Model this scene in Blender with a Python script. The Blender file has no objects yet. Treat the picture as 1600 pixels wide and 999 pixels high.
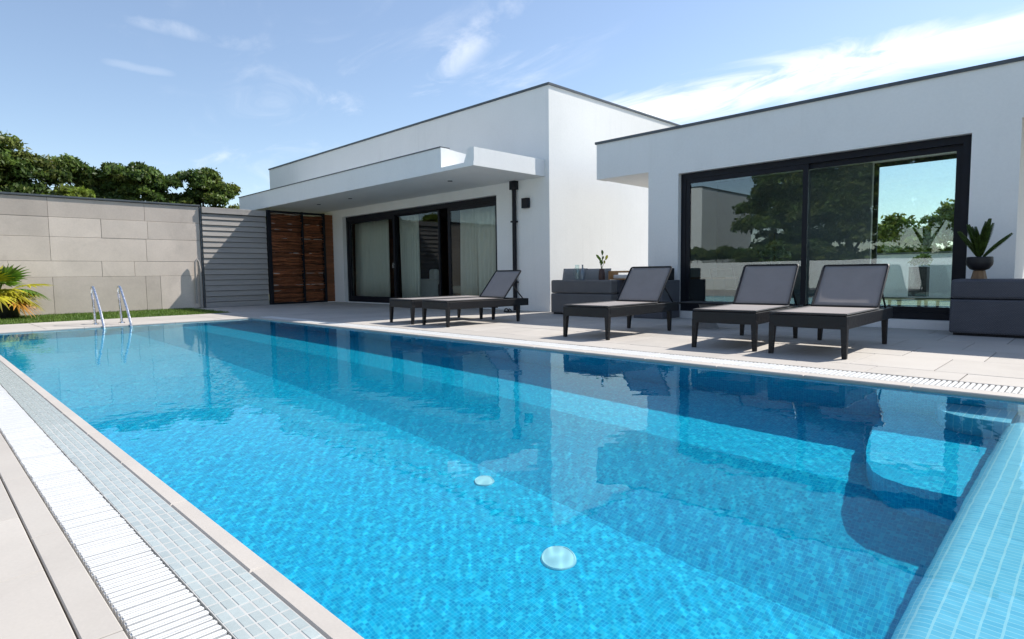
import bpy, bmesh, math, random
import numpy as np
from mathutils import Vector, Matrix
random.seed(7); RNG = np.random.default_rng(11)
scene = bpy.context.scene
C = scene.collection
rad = math.radians

# ------------------------------------------------------------------ camera
F_PX = 938.94
yaw, pit, rol = rad(44.8635), rad(4.3619), rad(-0.7293)
cam_d = bpy.data.cameras.new('camera'); cam = bpy.data.objects.new('camera', cam_d); C.objects.link(cam)
fw = Vector((-math.sin(yaw)*math.cos(pit), math.cos(yaw)*math.cos(pit), -math.sin(pit)))
r0 = Vector((math.cos(yaw), math.sin(yaw), 0)); u0 = r0.cross(fw)
rr = r0*math.cos(rol)+u0*math.sin(rol); uu = u0*math.cos(rol)-r0*math.sin(rol)
cam.matrix_world = Matrix((( rr.x, uu.x, -fw.x, 0), (rr.y, uu.y, -fw.y, 0), (rr.z, uu.z, -fw.z, 0.8), (0, 0, 0, 1)))
cam_d.sensor_width = 36; cam_d.lens = F_PX/1600*36; cam_d.clip_start = .05; cam_d.clip_end = 3000
scene.camera = cam

# ------------------------------------------------------------------ render, sun, sky
scene.render.engine = 'CYCLES'
cy = scene.cycles
cy.use_denoising = True; cy.max_bounces = 12; cy.diffuse_bounces = 4; cy.glossy_bounces = 6
cy.transmission_bounces = 8; cy.transparent_max_bounces = 16
cy.caustics_refractive = True; cy.caustics_reflective = False; cy.sample_clamp_indirect = 6; cy.blur_glossy = .3
vs = scene.view_settings
vs.view_transform = 'Standard'; vs.look = 'None'; vs.gamma = 1; vs.use_curve_mapping = False
vs.exposure = 0.62
SUN_VEC = Vector((.31, .83, 1.0)).normalized()
sd = bpy.data.lights.new('sun', 'SUN'); sd.energy = 4.2; sd.angle = rad(.53); sd.color = (1, .95, .88)
sun = bpy.data.objects.new('sun', sd); C.objects.link(sun); sun.location = (5, 15, 20)
sun.rotation_euler = SUN_VEC.to_track_quat('Z', 'Y').to_euler()
sd.cycles.is_caustics_light = True
world = bpy.data.worlds.new('World'); scene.world = world; world.use_nodes = True
wn, wl = world.node_tree.nodes, world.node_tree.links
wn.clear()
def wnode(t, **k):
    n = wn.new(t)
    for a, b in k.items(): setattr(n, a, b)
    return n
def wm(op, a, b=None, c=None, clamp=False):
    n = wnode('ShaderNodeMath', operation=op); n.use_clamp = clamp
    for i, v in enumerate((a, b, c)):
        if v is None: continue
        if isinstance(v, (int, float)): n.inputs[i].default_value = v
        else: wl.new(v, n.inputs[i])
    return n.outputs[0]
def wdot(a, vec):
    n = wnode('ShaderNodeVectorMath', operation='DOT_PRODUCT'); wl.new(a, n.inputs[0]); n.inputs[1].default_value = vec
    return n.outputs['Value']
sky = wnode('ShaderNodeTexSky', sky_type='NISHITA'); sky.sun_disc = False
sky.sun_elevation = math.asin(SUN_VEC.z); sky.sun_rotation = math.atan2(SUN_VEC.x, SUN_VEC.y)
sky.air_density = 1.0; sky.dust_density = .35; sky.ozone_density = 1.6
SKY_STRENGTH = .116
tc = wnode('ShaderNodeTexCoord'); D = tc.outputs['Generated']
sep = wnode('ShaderNodeSeparateXYZ'); wl.new(D, sep.inputs[0])
# cirrus: noise on a flat cloud layer (direction divided by height)
zc = wm('MAXIMUM', sep.outputs[2], .04)
zc = wm('ADD', zc, .12)
px, py = wm('DIVIDE', sep.outputs[0], zc), wm('DIVIDE', sep.outputs[1], zc)
cmb = wnode('ShaderNodeCombineXYZ'); wl.new(px, cmb.inputs[0]); wl.new(py, cmb.inputs[1])
def cnoise(scale, detail, rough, stretch, rot, dist):
    mp = wnode('ShaderNodeMapping'); wl.new(cmb.outputs[0], mp.inputs[0])
    mp.inputs['Rotation'].default_value = (0, 0, rot); mp.inputs['Scale'].default_value = stretch
    n = wnode('ShaderNodeTexNoise'); wl.new(mp.outputs[0], n.inputs['Vector'])
    n.inputs['Scale'].default_value = scale; n.inputs['Detail'].default_value = detail
    n.inputs['Roughness'].default_value = rough; n.inputs['Distortion'].default_value = dist
    return n.outputs['Fac']
def ramp01(v, a, b):
    n = wnode('ShaderNodeMapRange'); n.interpolation_type = 'SMOOTHSTEP'; wl.new(v, n.inputs['Value'])
    n.inputs['From Min'].default_value = a; n.inputs['From Max'].default_value = b
    return n.outputs['Result']
def dirpx(x, y):
    return (rr*((x-800)/F_PX) - uu*((y-499.5)/F_PX) + fw).normalized()
fine = cnoise(1.5, 9, .62, (1, 2.1, 1), .55, .9)
broad = cnoise(.55, 4, .55, (1, 1.6, 1), .4, .4)
thin_veil = wm('MULTIPLY', ramp01(fine, .50, .80), ramp01(broad, .46, .70))
def band(a, b, w, lo, hi):          # cloud streak along a great circle from direction a to b
    n = a.cross(b).normalized(); m = (a+b).normalized()
    warp = wm('MULTIPLY', wm('SUBTRACT', fine, .5), w*1.6)
    dd = wm('ABSOLUTE', wm('ADD', wdot(D, tuple(n)), warp))
    across = ramp01(dd, w, w*.1)
    along = ramp01(wdot(D, tuple(m)), lo, hi)
    return wm('MULTIPLY', across, along)
big = band(dirpx(1000, 178), dirpx(1600, 40), .044, .80, .96)
wisp = band(dirpx(690, 118), dirpx(790, 30), .040, .985, .999)
wisp2 = band(dirpx(250, 40), dirpx(345, 62), .016, .9955, .9995)
wisp3 = band(dirpx(195, 102), dirpx(240, 110), .009, .9985, .9999)
big = wm('MULTIPLY', big, ramp01(fine, .30, .52))
wisp = wm('MULTIPLY', wisp, ramp01(fine, .40, .74))
wisp2 = wm('MULTIPLY', wisp2, ramp01(fine, .3, .6))
cover = wm('MAXIMUM', wm('ADD', wm('MULTIPLY', thin_veil, .45), .05), wm('MULTIPLY', big, .95))
cover = wm('MAXIMUM', cover, wm('MULTIPLY', wisp, .55))
cover = wm('MAXIMUM', cover, wm('MULTIPLY', wisp2, .26)); cover = wm('MAXIMUM', cover, wm('MULTIPLY', wisp3, .16))
mixc = wnode('ShaderNodeMix', data_type='RGBA'); wl.new(cover, mixc.inputs[0])
wl.new(sky.outputs[0], mixc.inputs[6]); mixc.inputs[7].default_value = (7.2, 7.35, 7.6, 1)
bg = wnode('ShaderNodeBackground'); bg.inputs[1].default_value = SKY_STRENGTH
wl.new(mixc.outputs[2], bg.inputs[0])
wo = wnode('ShaderNodeOutputWorld'); wl.new(bg.outputs[0], wo.inputs[0])

# ------------------------------------------------------------------ materials
MATS = {}
def newmat(name):
    m = bpy.data.materials.new(name); m.use_nodes = True; MATS[name] = m
    nt = m.node_tree; nt.nodes.clear()
    out = nt.nodes.new('ShaderNodeOutputMaterial')
    return m, nt, out
class N:                                             # tiny node helper
    def __init__(s, nt): s.nt = nt
    def n(s, t, **k):
        x = s.nt.nodes.new(t)
        for a, b in k.items(): setattr(x, a, b)
        return x
    def l(s, a, b): s.nt.links.new(a, b)
    def m(s, op, a, b=None, clamp=False):
        x = s.n('ShaderNodeMath', operation=op); x.use_clamp = clamp
        for i, v in enumerate((a, b)):
            if v is None: continue
            if isinstance(v, (int, float)): x.inputs[i].default_value = v
            else: s.l(v, x.inputs[i])
        return x.outputs[0]
    def rng(s, v, a, b, c, d):
        x = s.n('ShaderNodeMapRange'); s.l(v, x.inputs[0])
        for i, q in enumerate((a, b, c, d)): x.inputs[i+1].default_value = q
        return x.outputs[0]
    def noise(s, vec, scale, detail=4, rough=.55, dist=0, stretch=None):
        if stretch:
            mp = s.n('ShaderNodeMapping'); s.l(vec, mp.inputs[0]); mp.inputs['Scale'].default_value = stretch; vec = mp.outputs[0]
        x = s.n('ShaderNodeTexNoise'); s.l(vec, x.inputs['Vector']); x.inputs['Scale'].default_value = scale
        x.inputs['Detail'].default_value = detail; x.inputs['Roughness'].default_value = rough; x.inputs['Distortion'].default_value = dist
        return x.outputs['Fac']
    def mix(s, f, a, b):
        x = s.n('ShaderNodeMix', data_type='RGBA')
        for i, v in ((0, f), (6, a), (7, b)):
            if isinstance(v, (int, float)): x.inputs[i].default_value = v
            elif isinstance(v, tuple): x.inputs[i].default_value = v if len(v) == 4 else (*v, 1)
            else: s.l(v, x.inputs[i])
        return x.outputs[2]
def pm(name, col, rough=.6, streak=0, var=.10, vs_=2.0, col2=None, fine=0, fs=60, bump=0, bs=80, bd=.002, rand=0, metal=0, spec=.4, stretch=None, stain=0, sheen=0):
    """Principled surface: base colour with broad and fine noise, per-object variation and fine relief."""
    m, nt, out = newmat(name); k = N(nt)
    p = k.n('ShaderNodeBsdfPrincipled'); k.l(p.outputs[0], out.inputs[0])
    g = k.n('ShaderNodeNewGeometry'); pos = g.outputs['Position']
    lo = tuple(c*(1-var) for c in col); hi = tuple(min(1, c*(1+var)) for c in (col2 or col))
    c = k.mix(k.rng(k.noise(pos, vs_, 5, .6, .3, stretch), .3, .7, 0, 1), lo, hi)
    if fine:
        f = k.rng(k.noise(pos, fs, 3, .7, 0, stretch), .25, .75, 1-fine, 1+fine)
        hs = k.n('ShaderNodeHueSaturation'); k.l(c, hs.inputs['Color']); k.l(f, hs.inputs['Value']); c = hs.outputs[0]
    if rand:
        oi = k.n('ShaderNodeObjectInfo'); hs = k.n('ShaderNodeHueSaturation'); k.l(c, hs.inputs['Color'])
        k.l(k.rng(oi.outputs['Random'], 0, 1, 1-rand, 1+rand), hs.inputs['Value']); c = hs.outputs[0]
    if stain:
        st = k.rng(k.noise(pos, 1.1, 6, .68, .8), .52, .75, 0, stain)
        c = k.mix(st, c, tuple(x*.55 for x in col))
    if streak:
        f1 = k.rng(k.noise(pos, 9, 4, .6, 0, (1, 1, .06)), .50, .78, 0, 1); f2 = k.rng(k.noise(pos, .7, 3), .42, .62, 0, streak)
        c = k.mix(k.m('MULTIPLY', f1, f2), c, (.40, .40, .37))
    k.l(c, p.inputs['Base Color'])
    p.inputs['Metallic'].default_value = metal; p.inputs['Specular IOR Level'].default_value = spec
    if sheen: p.inputs['Sheen Weight'].default_value = sheen
    k.l(k.rng(k.noise(pos, vs_*4, 4), .3, .7, max(.02, rough-.08), min(1, rough+.08)), p.inputs['Roughness'])
    if bump:
        b = k.n('ShaderNodeBump'); b.inputs['Strength'].default_value = bump; b.inputs['Distance'].default_value = bd
        k.l(k.noise(pos, bs, 5, .65, 0, stretch), b.inputs['Height']); k.l(b.outputs[0], p.inputs['Normal'])
    return m
def leafmat(name, col, trans=.35, rough=.5):
    m, nt, out = newmat(name); k = N(nt)
    g = k.n('ShaderNodeNewGeometry'); f = k.rng(g.outputs['Random Per Island'], 0, 1, .5, 1.6)
    hs = k.n('ShaderNodeHueSaturation'); hs.inputs['Color'].default_value = (*col, 1); k.l(f, hs.inputs['Value'])
    k.l(k.rng(k.noise(g.outputs['Position'], .9, 3), .3, .7, .482, .512), hs.inputs['Hue'])
    p = k.n('ShaderNodeBsdfPrincipled'); k.l(hs.outputs[0], p.inputs['Base Color']); p.inputs['Roughness'].default_value = rough
    p.inputs['Specular IOR Level'].default_value = .35
    t = k.n('ShaderNodeBsdfTranslucent'); k.l(hs.outputs[0], t.inputs['Color'])
    mx = k.n('ShaderNodeMixShader'); mx.inputs[0].default_value = trans
    k.l(p.outputs[0], mx.inputs[1]); k.l(t.outputs[0], mx.inputs[2]); k.l(mx.outputs[0], out.inputs[0])
    return m
def glassmat(name, f0, tint=(1, 1, 1)):
    m, nt, out = newmat(name); k = N(nt)
    lw = k.n('ShaderNodeLayerWeight'); lw.inputs['Blend'].default_value = .5
    f = k.m('ADD', k.m('MULTIPLY', k.m('POWER', lw.outputs['Facing'], 5.0), 1-f0), f0)
    t = k.n('ShaderNodeBsdfTransparent'); t.inputs[0].default_value = (*tint, 1)
    gl = k.n('ShaderNodeBsdfGlossy'); gl.inputs['Roughness'].default_value = .0; gl.inputs[0].default_value = (.92, .97, 1, 1)
    b = k.n('ShaderNodeBump'); b.inputs['Strength'].default_value = .12; b.inputs['Distance'].default_value = .004
    g = k.n('ShaderNodeNewGeometry'); k.l(k.noise(g.outputs['Position'], 1.4, 1), b.inputs['Height']); k.l(b.outputs[0], gl.inputs['Normal'])
    mx = k.n('ShaderNodeMixShader'); k.l(f, mx.inputs[0]); k.l(t.outputs[0], mx.inputs[1]); k.l(gl.outputs[0], mx.inputs[2])
    k.l(mx.outputs[0], out.inputs[0]); return m
def mosaicmat(name, cols, grout, size=(.025, .025, .025), gw=.10, rough=.25):
    """Small square glass tiles with grout, cut on a world grid, any wall direction."""
    m, nt, out = newmat(name); k = N(nt)
    p = k.n('ShaderNodeBsdfPrincipled'); k.l(p.outputs[0], out.inputs[0])
    g = k.n('ShaderNodeNewGeometry')
    sc = k.n('ShaderNodeVectorMath', operation='DIVIDE'); k.l(g.outputs['Position'], sc.inputs[0]); sc.inputs[1].default_value = size
    ad = k.n('ShaderNodeVectorMath', operation='ADD'); k.l(sc.outputs[0], ad.inputs[0]); ad.inputs[1].default_value = (.37, .37, .37)
    fl = k.n('ShaderNodeVectorMath', operation='FLOOR'); k.l(ad.outputs[0], fl.inputs[0])
    wnz = k.n('ShaderNodeTexWhiteNoise'); k.l(fl.outputs[0], wnz.inputs['Vector'])
    rp = k.n('ShaderNodeValToRGB'); k.l(wnz.outputs['Value'], rp.inputs[0]); rp.color_ramp.interpolation = 'CONSTANT'
    els = rp.color_ramp.elements
    for i, c in enumerate(cols):
        e = els[i] if i < 2 else els.new(i/len(cols))
        e.position = i/len(cols); e.color = (*c, 1)
    fr = k.n('ShaderNodeVectorMath', operation='FRACTION'); k.l(ad.outputs[0], fr.inputs[0])
    s1 = k.n('ShaderNodeSeparateXYZ'); k.l(fr.outputs[0], s1.inputs[0])
    s2 = k.n('ShaderNodeSeparateXYZ'); k.l(g.outputs['True Normal'], s2.inputs[0])
    gr = None
    for i in range(3):
        e = k.m('ABSOLUTE', k.m('SUBTRACT', s1.outputs[i], .5))
        q = k.m('MULTIPLY', k.m('GREATER_THAN', e, .5-gw/2), k.m('LESS_THAN', k.m('ABSOLUTE', s2.outputs[i]), .8))
        gr = q if gr is None else k.m('MAXIMUM', gr, q)
    k.l(k.mix(gr, rp.outputs[0], grout), p.inputs['Base Color'])
    p.inputs['Roughness'].default_value = rough; p.inputs['Specular IOR Level'].default_value = .4
    return m
pm('stucco', (.82, .82, .80), .85, .09, .02, .8, fine=.025, fs=25, bump=.35, bs=90, bd=.003, stain=.07)
pm('cap_metal', (.10, .11, .12), .45, 0, .12, 6, metal=.6)
pm('black_frame', (.008, .009, .014), .5, 0, .15, 8, fine=.1, spec=.25)
pm('interior_paint', (.13, .14, .15), .8, 0, .08)
pm('interior_white', (.62, .62, .60), .8, 0, .04)
pm('interior_wood', (.085, .040, .022), .5, 0, .3, 3, fine=.25, fs=30, stretch=(1, 1, 8))
pm('deck_tile', (.435, .40, .36), .72, 0, .05, .9, col2=(.45, .42, .38), fine=.04, fs=90, bump=.12, bs=120, bd=.001, rand=.06, stain=.20)
pm('coping_stone', (.46, .425, .385), .7, 0, .05, 3, fine=.05, fs=120, bump=.15, bs=200, bd=.001, rand=.03)
pm('mortar', (.27, .25, .23), .95, 0, .2, 6, fine=.2)
pm('soil', (.10, .10, .045), 1, 0, .3, .5, fine=.3, fs=8, col2=(.11, .12, .05))
pm('grate_plastic', (.70, .70, .685), .42, 0, .03, 4, fine=.03, rand=.02, spec=.5)
pm('grate_channel', (.03, .03, .03), .8)
pm('pale_mosaic', (.37, .42, .412), .25, 0, .04, 20, fine=.05, rand=.06, spec=.5)
pm('pale_grout', (.455, .455, .44), .9, 0, .06, 20)
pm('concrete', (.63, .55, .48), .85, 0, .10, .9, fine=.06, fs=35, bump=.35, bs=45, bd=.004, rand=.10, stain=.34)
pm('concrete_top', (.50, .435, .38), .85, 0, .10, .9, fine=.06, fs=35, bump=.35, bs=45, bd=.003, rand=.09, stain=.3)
pm('grey_board', (.36, .335, .31), .75, 0, .12, 2, fine=.12, fs=20, bump=.4, bs=30, bd=.003, rand=.08, stretch=(1, .2, 3))
pm('brushwood', (.21, .072, .030), .8, 0, .35, 5, fine=.35, fs=40, bump=.6, bs=60, bd=.004, rand=.75, stretch=(1, .3, 1))
pm('wood_board', (.20, .075, .03), .6, 0, .25, 3, fine=.25, fs=30, bump=.3, bs=30, rand=.12, stretch=(1, .2, 6))
pm('lounger_frame', (.011, .011, .013), .5, 0, .12, 10, fine=.15, fs=120, bump=.15, bs=200, spec=.3)
def slingmat(name, col, fs=420):
    m = pm(name, col, .75, 0, .06, 4, fine=.12, fs=fs, bump=.4, bs=500, bd=.0015, rand=.05, sheen=.15); return m
slingmat('sling', (.265, .236, .222)); slingmat('sling_edge', (.03, .03, .033))
pm('steel', (.86, .84, .84), .24, 0, .03, 10, metal=1)
def wickermat(name, col):
    m, nt, out = newmat(name); k = N(nt)
    p = k.n('ShaderNodeBsdfPrincipled'); k.l(p.outputs[0], out.inputs[0]); g = k.n('ShaderNodeNewGeometry')
    w1 = k.n('ShaderNodeTexWave', wave_type='BANDS', bands_direction='Z'); w1.inputs['Scale'].default_value = 22
    w2 = k.n('ShaderNodeTexWave', wave_type='BANDS', bands_direction='DIAGONAL'); w2.inputs['Scale'].default_value = 26
    for w in (w1, w2): k.l(g.outputs['Position'], w.inputs['Vector']); w.inputs['Distortion'].default_value = 1.2
    f = k.m('MULTIPLY', w1.outputs['Fac'], w2.outputs['Fac'])
    c = k.mix(f, tuple(x*.62 for x in col), tuple(x*1.25 for x in col))
    c = k.mix(k.rng(k.noise(g.outputs['Position'], 3), .35, .7, 0, .3), c, tuple(x*1.3 for x in col))
    k.l(c, p.inputs['Base Color']); p.inputs['Roughness'].default_value = .6
    b = k.n('ShaderNodeBump'); b.inputs['Strength'].default_value = .6; b.inputs['Distance'].default_value = .004
    k.l(f, b.inputs['Height']); k.l(b.outputs[0], p.inputs['Normal']); return m
wickermat('wicker', (.155, .15, .15)); wickermat('wicker_blue', (.088, .09, .108))
pm('cushion', (.22, .22, .22), .9, 0, .08, 6, fine=.12, fs=200, bump=.3, bs=300, sheen=.2)
pm('black_ceramic', (.010, .010, .013), .5, 0, .1, 10, bump=.05)
pm('pot_plastic', (.012, .014, .018), .42, 0, .1, 10)
pm('stand_wood', (.22, .13, .065), .6, 0, .2, 8, fine=.2, fs=40, stretch=(1, 1, .3))
pm('tray_wood', (.45, .24, .10), .55, 0, .2, 8, fine=.2, fs=40)
pm('terracotta', (.06, .032, .028), .5, 0, .1)
pm('bottle_glass_solid', (.16, .20, .24), .1, 0, .05, spec=.7)
pm('white_cloth', (.70, .70, .70), .9, 0, .04, 8, fine=.04, bump=.2, bs=40, bd=.004)
pm('cream_cloth', (.55, .52, .45), .9, 0, .06, 8, fine=.04, bump=.2, bs=40, bd=.004)
pm('white_plastic', (.80, .80, .80), .35, 0, .02, spec=.5)
pm('bark', (.11, .075, .05), .95, 0, .3, 4, fine=.3, fs=30, bump=.6, bs=20, bd=.02, stretch=(1, 1, .3))
leafmat('leaf_dark', (.062, .105, .024), .42); leafmat('leaf_mid', (.105, .165, .034), .42); leafmat('leaf_olive', (.15, .18, .04), .42); leafmat('leaf_light', (.20, .26, .035))
leafmat('grass_blade', (.12, .20, .035), .3); leafmat('palm_green', (.10, .19, .02), .4); leafmat('palm_yellow', (.42, .38, .025), .4); leafmat('palm_brown', (.42, .20, .02), .3)
leafmat('cycad', (.055, .095, .022), .25, .4); leafmat('silver_leaf', (.20, .24, .19), .2)
pm('turf_base', (.07, .11, .022), .95, 0, .15, 6, fine=.3, fs=60)
glassmat('pane_glass', .085, (.86, .93, .92)); glassmat('door_glass', .03, (.93, .96, .945)); glassmat('clear_glass', .04, (.9, .95, .95))
mosaicmat('pool_mosaic', [(.0, .42, .65), (.0, .48, .70), (.0, .34, .58), (.03, .60, .78), (.0, .44, .67), (.0, .38, .62)], (.06, .56, .74), (.018, .018, .018), .12)
mosaicmat('ledge_mosaic', [(.30, .60, .76), (.34, .63, .79), (.26, .56, .73), (.31, .61, .77)], (.66, .76, .82), (.048, .024, .024), .13)
def curtainmat():
    m, nt, out = newmat('curtain'); k = N(nt)
    d = k.n('ShaderNodeBsdfDiffuse'); t = k.n('ShaderNodeBsdfTranslucent')
    g = k.n('ShaderNodeNewGeometry'); c = k.mix(k.noise(g.outputs['Position'], 30, 3, .6, 0, (1, 1, .1)), (.80, .81, .74), (.90, .90, .84))
    k.l(c, d.inputs[0]); k.l(c, t.inputs[0])
    mx = k.n('ShaderNodeMixShader'); mx.inputs[0].default_value = .4; k.l(d.outputs[0], mx.inputs[1]); k.l(t.outputs[0], mx.inputs[2]); k.l(mx.outputs[0], out.inputs[0])
curtainmat()
def watermat():
    m, nt, out = newmat('water'); k = N(nt)
    g = k.n('ShaderNodeBsdfGlass'); g.inputs['IOR'].default_value = 1.31; g.inputs['Roughness'].default_value = 0
    g.inputs['Color'].default_value = (.67, .96, 1, 1); k.l(g.outputs[0], out.inputs[0])
watermat()
M = MATS

# ------------------------------------------------------------------ mesh helpers
class MB:
    def __init__(s): s.v = []; s.f = []
    def box(s, x0, y0, z0, x1, y1, z1):
        b = len(s.v)
        s.v += [(x, y, z) for z in (z0, z1) for y in (y0, y1) for x in (x0, x1)]
        s.f += [tuple(b+i for i in q) for q in ((0, 2, 3, 1), (4, 5, 7, 6), (0, 1, 5, 4), (2, 6, 7, 3), (0, 4, 6, 2), (1, 3, 7, 5))]
        return s
    def hexa(s, bot, top):                           # two quads (counter-clockwise seen from above)
        b = len(s.v); s.v += list(bot)+list(top)
        s.f += [tuple(b+i for i in q) for q in ((3, 2, 1, 0), (4, 5, 6, 7), (0, 1, 5, 4), (1, 2, 6, 5), (2, 3, 7, 6), (3, 0, 4, 7))]
        return s
    def quad(s, a, b, c, d):
        n = len(s.v); s.v += [a, b, c, d]; s.f.append((n, n+1, n+2, n+3)); return s
    def prism(s, pts, z0, z1):                       # outline in plan, counter-clockwise
        b = len(s.v); n = len(pts)
        s.v += [(x, y, z0) for x, y in pts]+[(x, y, z1) for x, y in pts]
        s.f.append(tuple(b+i for i in reversed(range(n)))); s.f.append(tuple(b+n+i for i in range(n)))
        s.f += [(b+i, b+(i+1) % n, b+n+(i+1) % n, b+n+i) for i in range(n)]
        return s
    def tube(s, path, r, n=8, cap=True):
        path = [Vector(p) for p in path]; rs = r if isinstance(r, (list, tuple)) else [r]*len(path)
        b = len(s.v); prev = None
        for i, p in enumerate(path):
            t = (path[min(i+1, len(path)-1)]-path[max(i-1, 0)]).normalized()
            if prev is None:
                a = t.orthogonal().normalized()
            else:
                a = (prev-t*prev.dot(t)).normalized()
            prev = a; c = t.cross(a)
            s.v += [tuple(p+(a*math.cos(2*math.pi*j/n)+c*math.sin(2*math.pi*j/n))*rs[i]) for j in range(n)]
        for i in range(len(path)-1):
            for j in range(n):
                q = b+i*n; s.f.append((q+j, q+(j+1) % n, q+n+(j+1) % n, q+n+j))
        if cap:
            s.f.append(tuple(b+j for j in reversed(range(n)))); s.f.append(tuple(b+(len(path)-1)*n+j for j in range(n)))
        return s
    def lathe(s, prof, cx=0, cy_=0, n=32):           # profile of (radius, z)
        b = len(s.v)
        for r_, z in prof: s.v += [(cx+r_*math.cos(2*math.pi*j/n), cy_+r_*math.sin(2*math.pi*j/n), z) for j in range(n)]
        for i in range(len(prof)-1):
            for j in range(n):
                q = b+i*n; s.f.append((q+j, q+(j+1) % n, q+n+(j+1) % n, q+n+j))
        return s
    def mesh(s, name, mat, smooth=False):
        me = bpy.data.meshes.new(name); me.from_pydata(s.v, [], s.f); me.update()
        if mat: me.materials.append(M[mat])
        if smooth: me.polygons.foreach_set('use_smooth', [True]*len(me.polygons))
        return me
    def build(s, name, mat, parent=None, bevel=0, smooth=False, seg=2):
        o = bpy.data.objects.new(name, s.mesh(name, mat, smooth)); C.objects.link(o)
        if parent: o.parent = parent
        if bevel:
            b = o.modifiers.new('bevel', 'BEVEL'); b.width = bevel; b.segments = seg; b.limit_method = 'ANGLE'; b.angle_limit = rad(40)
        if smooth == 'angle': shade_angle(o)
        return o
def shade_angle(o, a=35):
    me = o.data; me.polygons.foreach_set('use_smooth', [True]*len(me.polygons)); me.set_sharp_from_angle(angle=rad(a))
def tag(o, label, cat, group=None):
    o['label'] = label; o['category'] = cat
    if group: o['group'] = group
    return o
def thing(name, label, cat, loc=(0, 0, 0), rz=0, group=None):
    o = bpy.data.objects.new(name, None); C.objects.link(o); o.location = loc; o.rotation_euler = (0, 0, rz); o.empty_display_size = .2
    return tag(o, label, cat, group)
def struct(o, kind='structure'):
    o['kind'] = kind; return o
def inst(mesh, name, parent=None, loc=(0, 0, 0), rz=0, scale=None):
    o = bpy.data.objects.new(name, mesh); C.objects.link(o); o.location = loc; o.rotation_euler = (0, 0, rz)
    if scale: o.scale = scale
    if parent: o.parent = parent
    return o
def box_part(name, mat, parent, x0, y0, z0, x1, y1, z1, bevel=0):
    return MB().box(x0, y0, z0, x1, y1, z1).build(name, mat, parent, bevel)

# ------------------------------------------------------------------ ground, deck bases
PX0, PX1, PY0, PY1 = -12.05, 3.2, .665, 4.785        # pool opening (inner coping line)
def ring(name, mat, X0, Y0, X1, Y1, hx0, hy0, hx1, hy1, z):
    b = MB(); b.v = [(X0, Y0, z), (X1, Y0, z), (X1, Y1, z), (X0, Y1, z), (hx0, hy0, z), (hx1, hy0, z), (hx1, hy1, z), (hx0, hy1, z)]
    b.f = [(0, 1, 5, 4), (1, 2, 6, 5), (2, 3, 7, 6), (3, 0, 4, 7)]
    return struct(b.build(name, mat))
ring('ground', 'soil', -900, -900, 900, 900, PX0-.02, PY0-.02, PX1+.02, PY1+.02, -.09)
ring('deck_base', 'mortar', -17.2, -5.0, 6.0, 16.0, PX0-.02, PY0-.02, PX1+.02, PY1+.02, -.035)

# ------------------------------------------------------------------ pool
ZW, ZF, ZS = -.022, -1.45, -.97
basin = MB()
YS = 2.70                                             # foot of the sloping floor below the shelf
basin.quad((PX0, PY0, ZF), (PX1, PY0, ZF), (PX1, YS, ZF), (PX0, YS, ZF))
basin.quad((PX0, YS, ZF), (PX1, YS, ZF), (PX1, 3.5, ZS), (PX0, 3.5, ZS))
basin.quad((PX0, 3.5, ZS), (PX1, 3.5, ZS), (PX1, PY1, ZS), (PX0, PY1, ZS))
basin.quad((PX0, PY1, ZS), (PX1, PY1, ZS), (PX1, PY1, -.03), (PX0, PY1, -.03))
basin.quad((PX1, PY0, ZF), (PX0, PY0, ZF), (PX0, PY0, -.03), (PX1, PY0, -.03))
basin.quad((PX0, PY0, ZF), (PX0, PY1, ZF), (PX0, PY1, -.03), (PX0, PY0, -.03))
basin.quad((PX1, PY1, ZF), (PX1, PY0, ZF), (PX1, PY0, -.03), (PX1, PY1, -.03))
pool = struct(basin.build('pool_basin', 'pool_mosaic'))
# rounded ledge along the right side and steps in the far corner
LX, LZ, LR = -.39, -.36, .09
prof = [(PX1, ZF)]+[(LX, ZF)]+[(LX+LR-LR*math.cos(a), LZ-LR+LR*math.sin(a)) for a in np.linspace(0, math.pi/2, 7)]+[(PX1, LZ)]
b = MB()
for x, z in prof: b.v += [(x, PY0, z), (x, PY1, z)]
for i in range(len(prof)-1): b.f.append((2*i, 2*i+2, 2*i+3, 2*i+1))
ledge = b.build('ledge', 'ledge_mosaic', pool, smooth='angle')
def rounded(x0, y0, x1, y1, r, n=10):                # plan outline with its near-left corner rounded
    pts = [(x1, y0), (x1, y1), (x0, y1)]
    pts += [(x0+r-r*math.cos(a), y0+r-r*math.sin(a)) for a in np.linspace(0, math.pi/2, n)]
    return pts
low_step = MB().prism([(LX+.02, 3.36), (LX+.02, PY1-.001), (-1.06, PY1-.001), (-1.045, 4.50), (-1.02, 4.25), (-.985, 4.0), (-.94, 3.78), (-.89, 3.60), (-.83, 3.47), (-.76, 3.40), (-.66, 3.365), (-.55, 3.36)], ZF+.002, -.72).build('step', 'pool_mosaic', pool)
top_step = MB().prism(rounded(-.76, 4.42, LX+.02, PY1-.002, .25), -.719, -.33).build('step', 'ledge_mosaic', pool)
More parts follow.
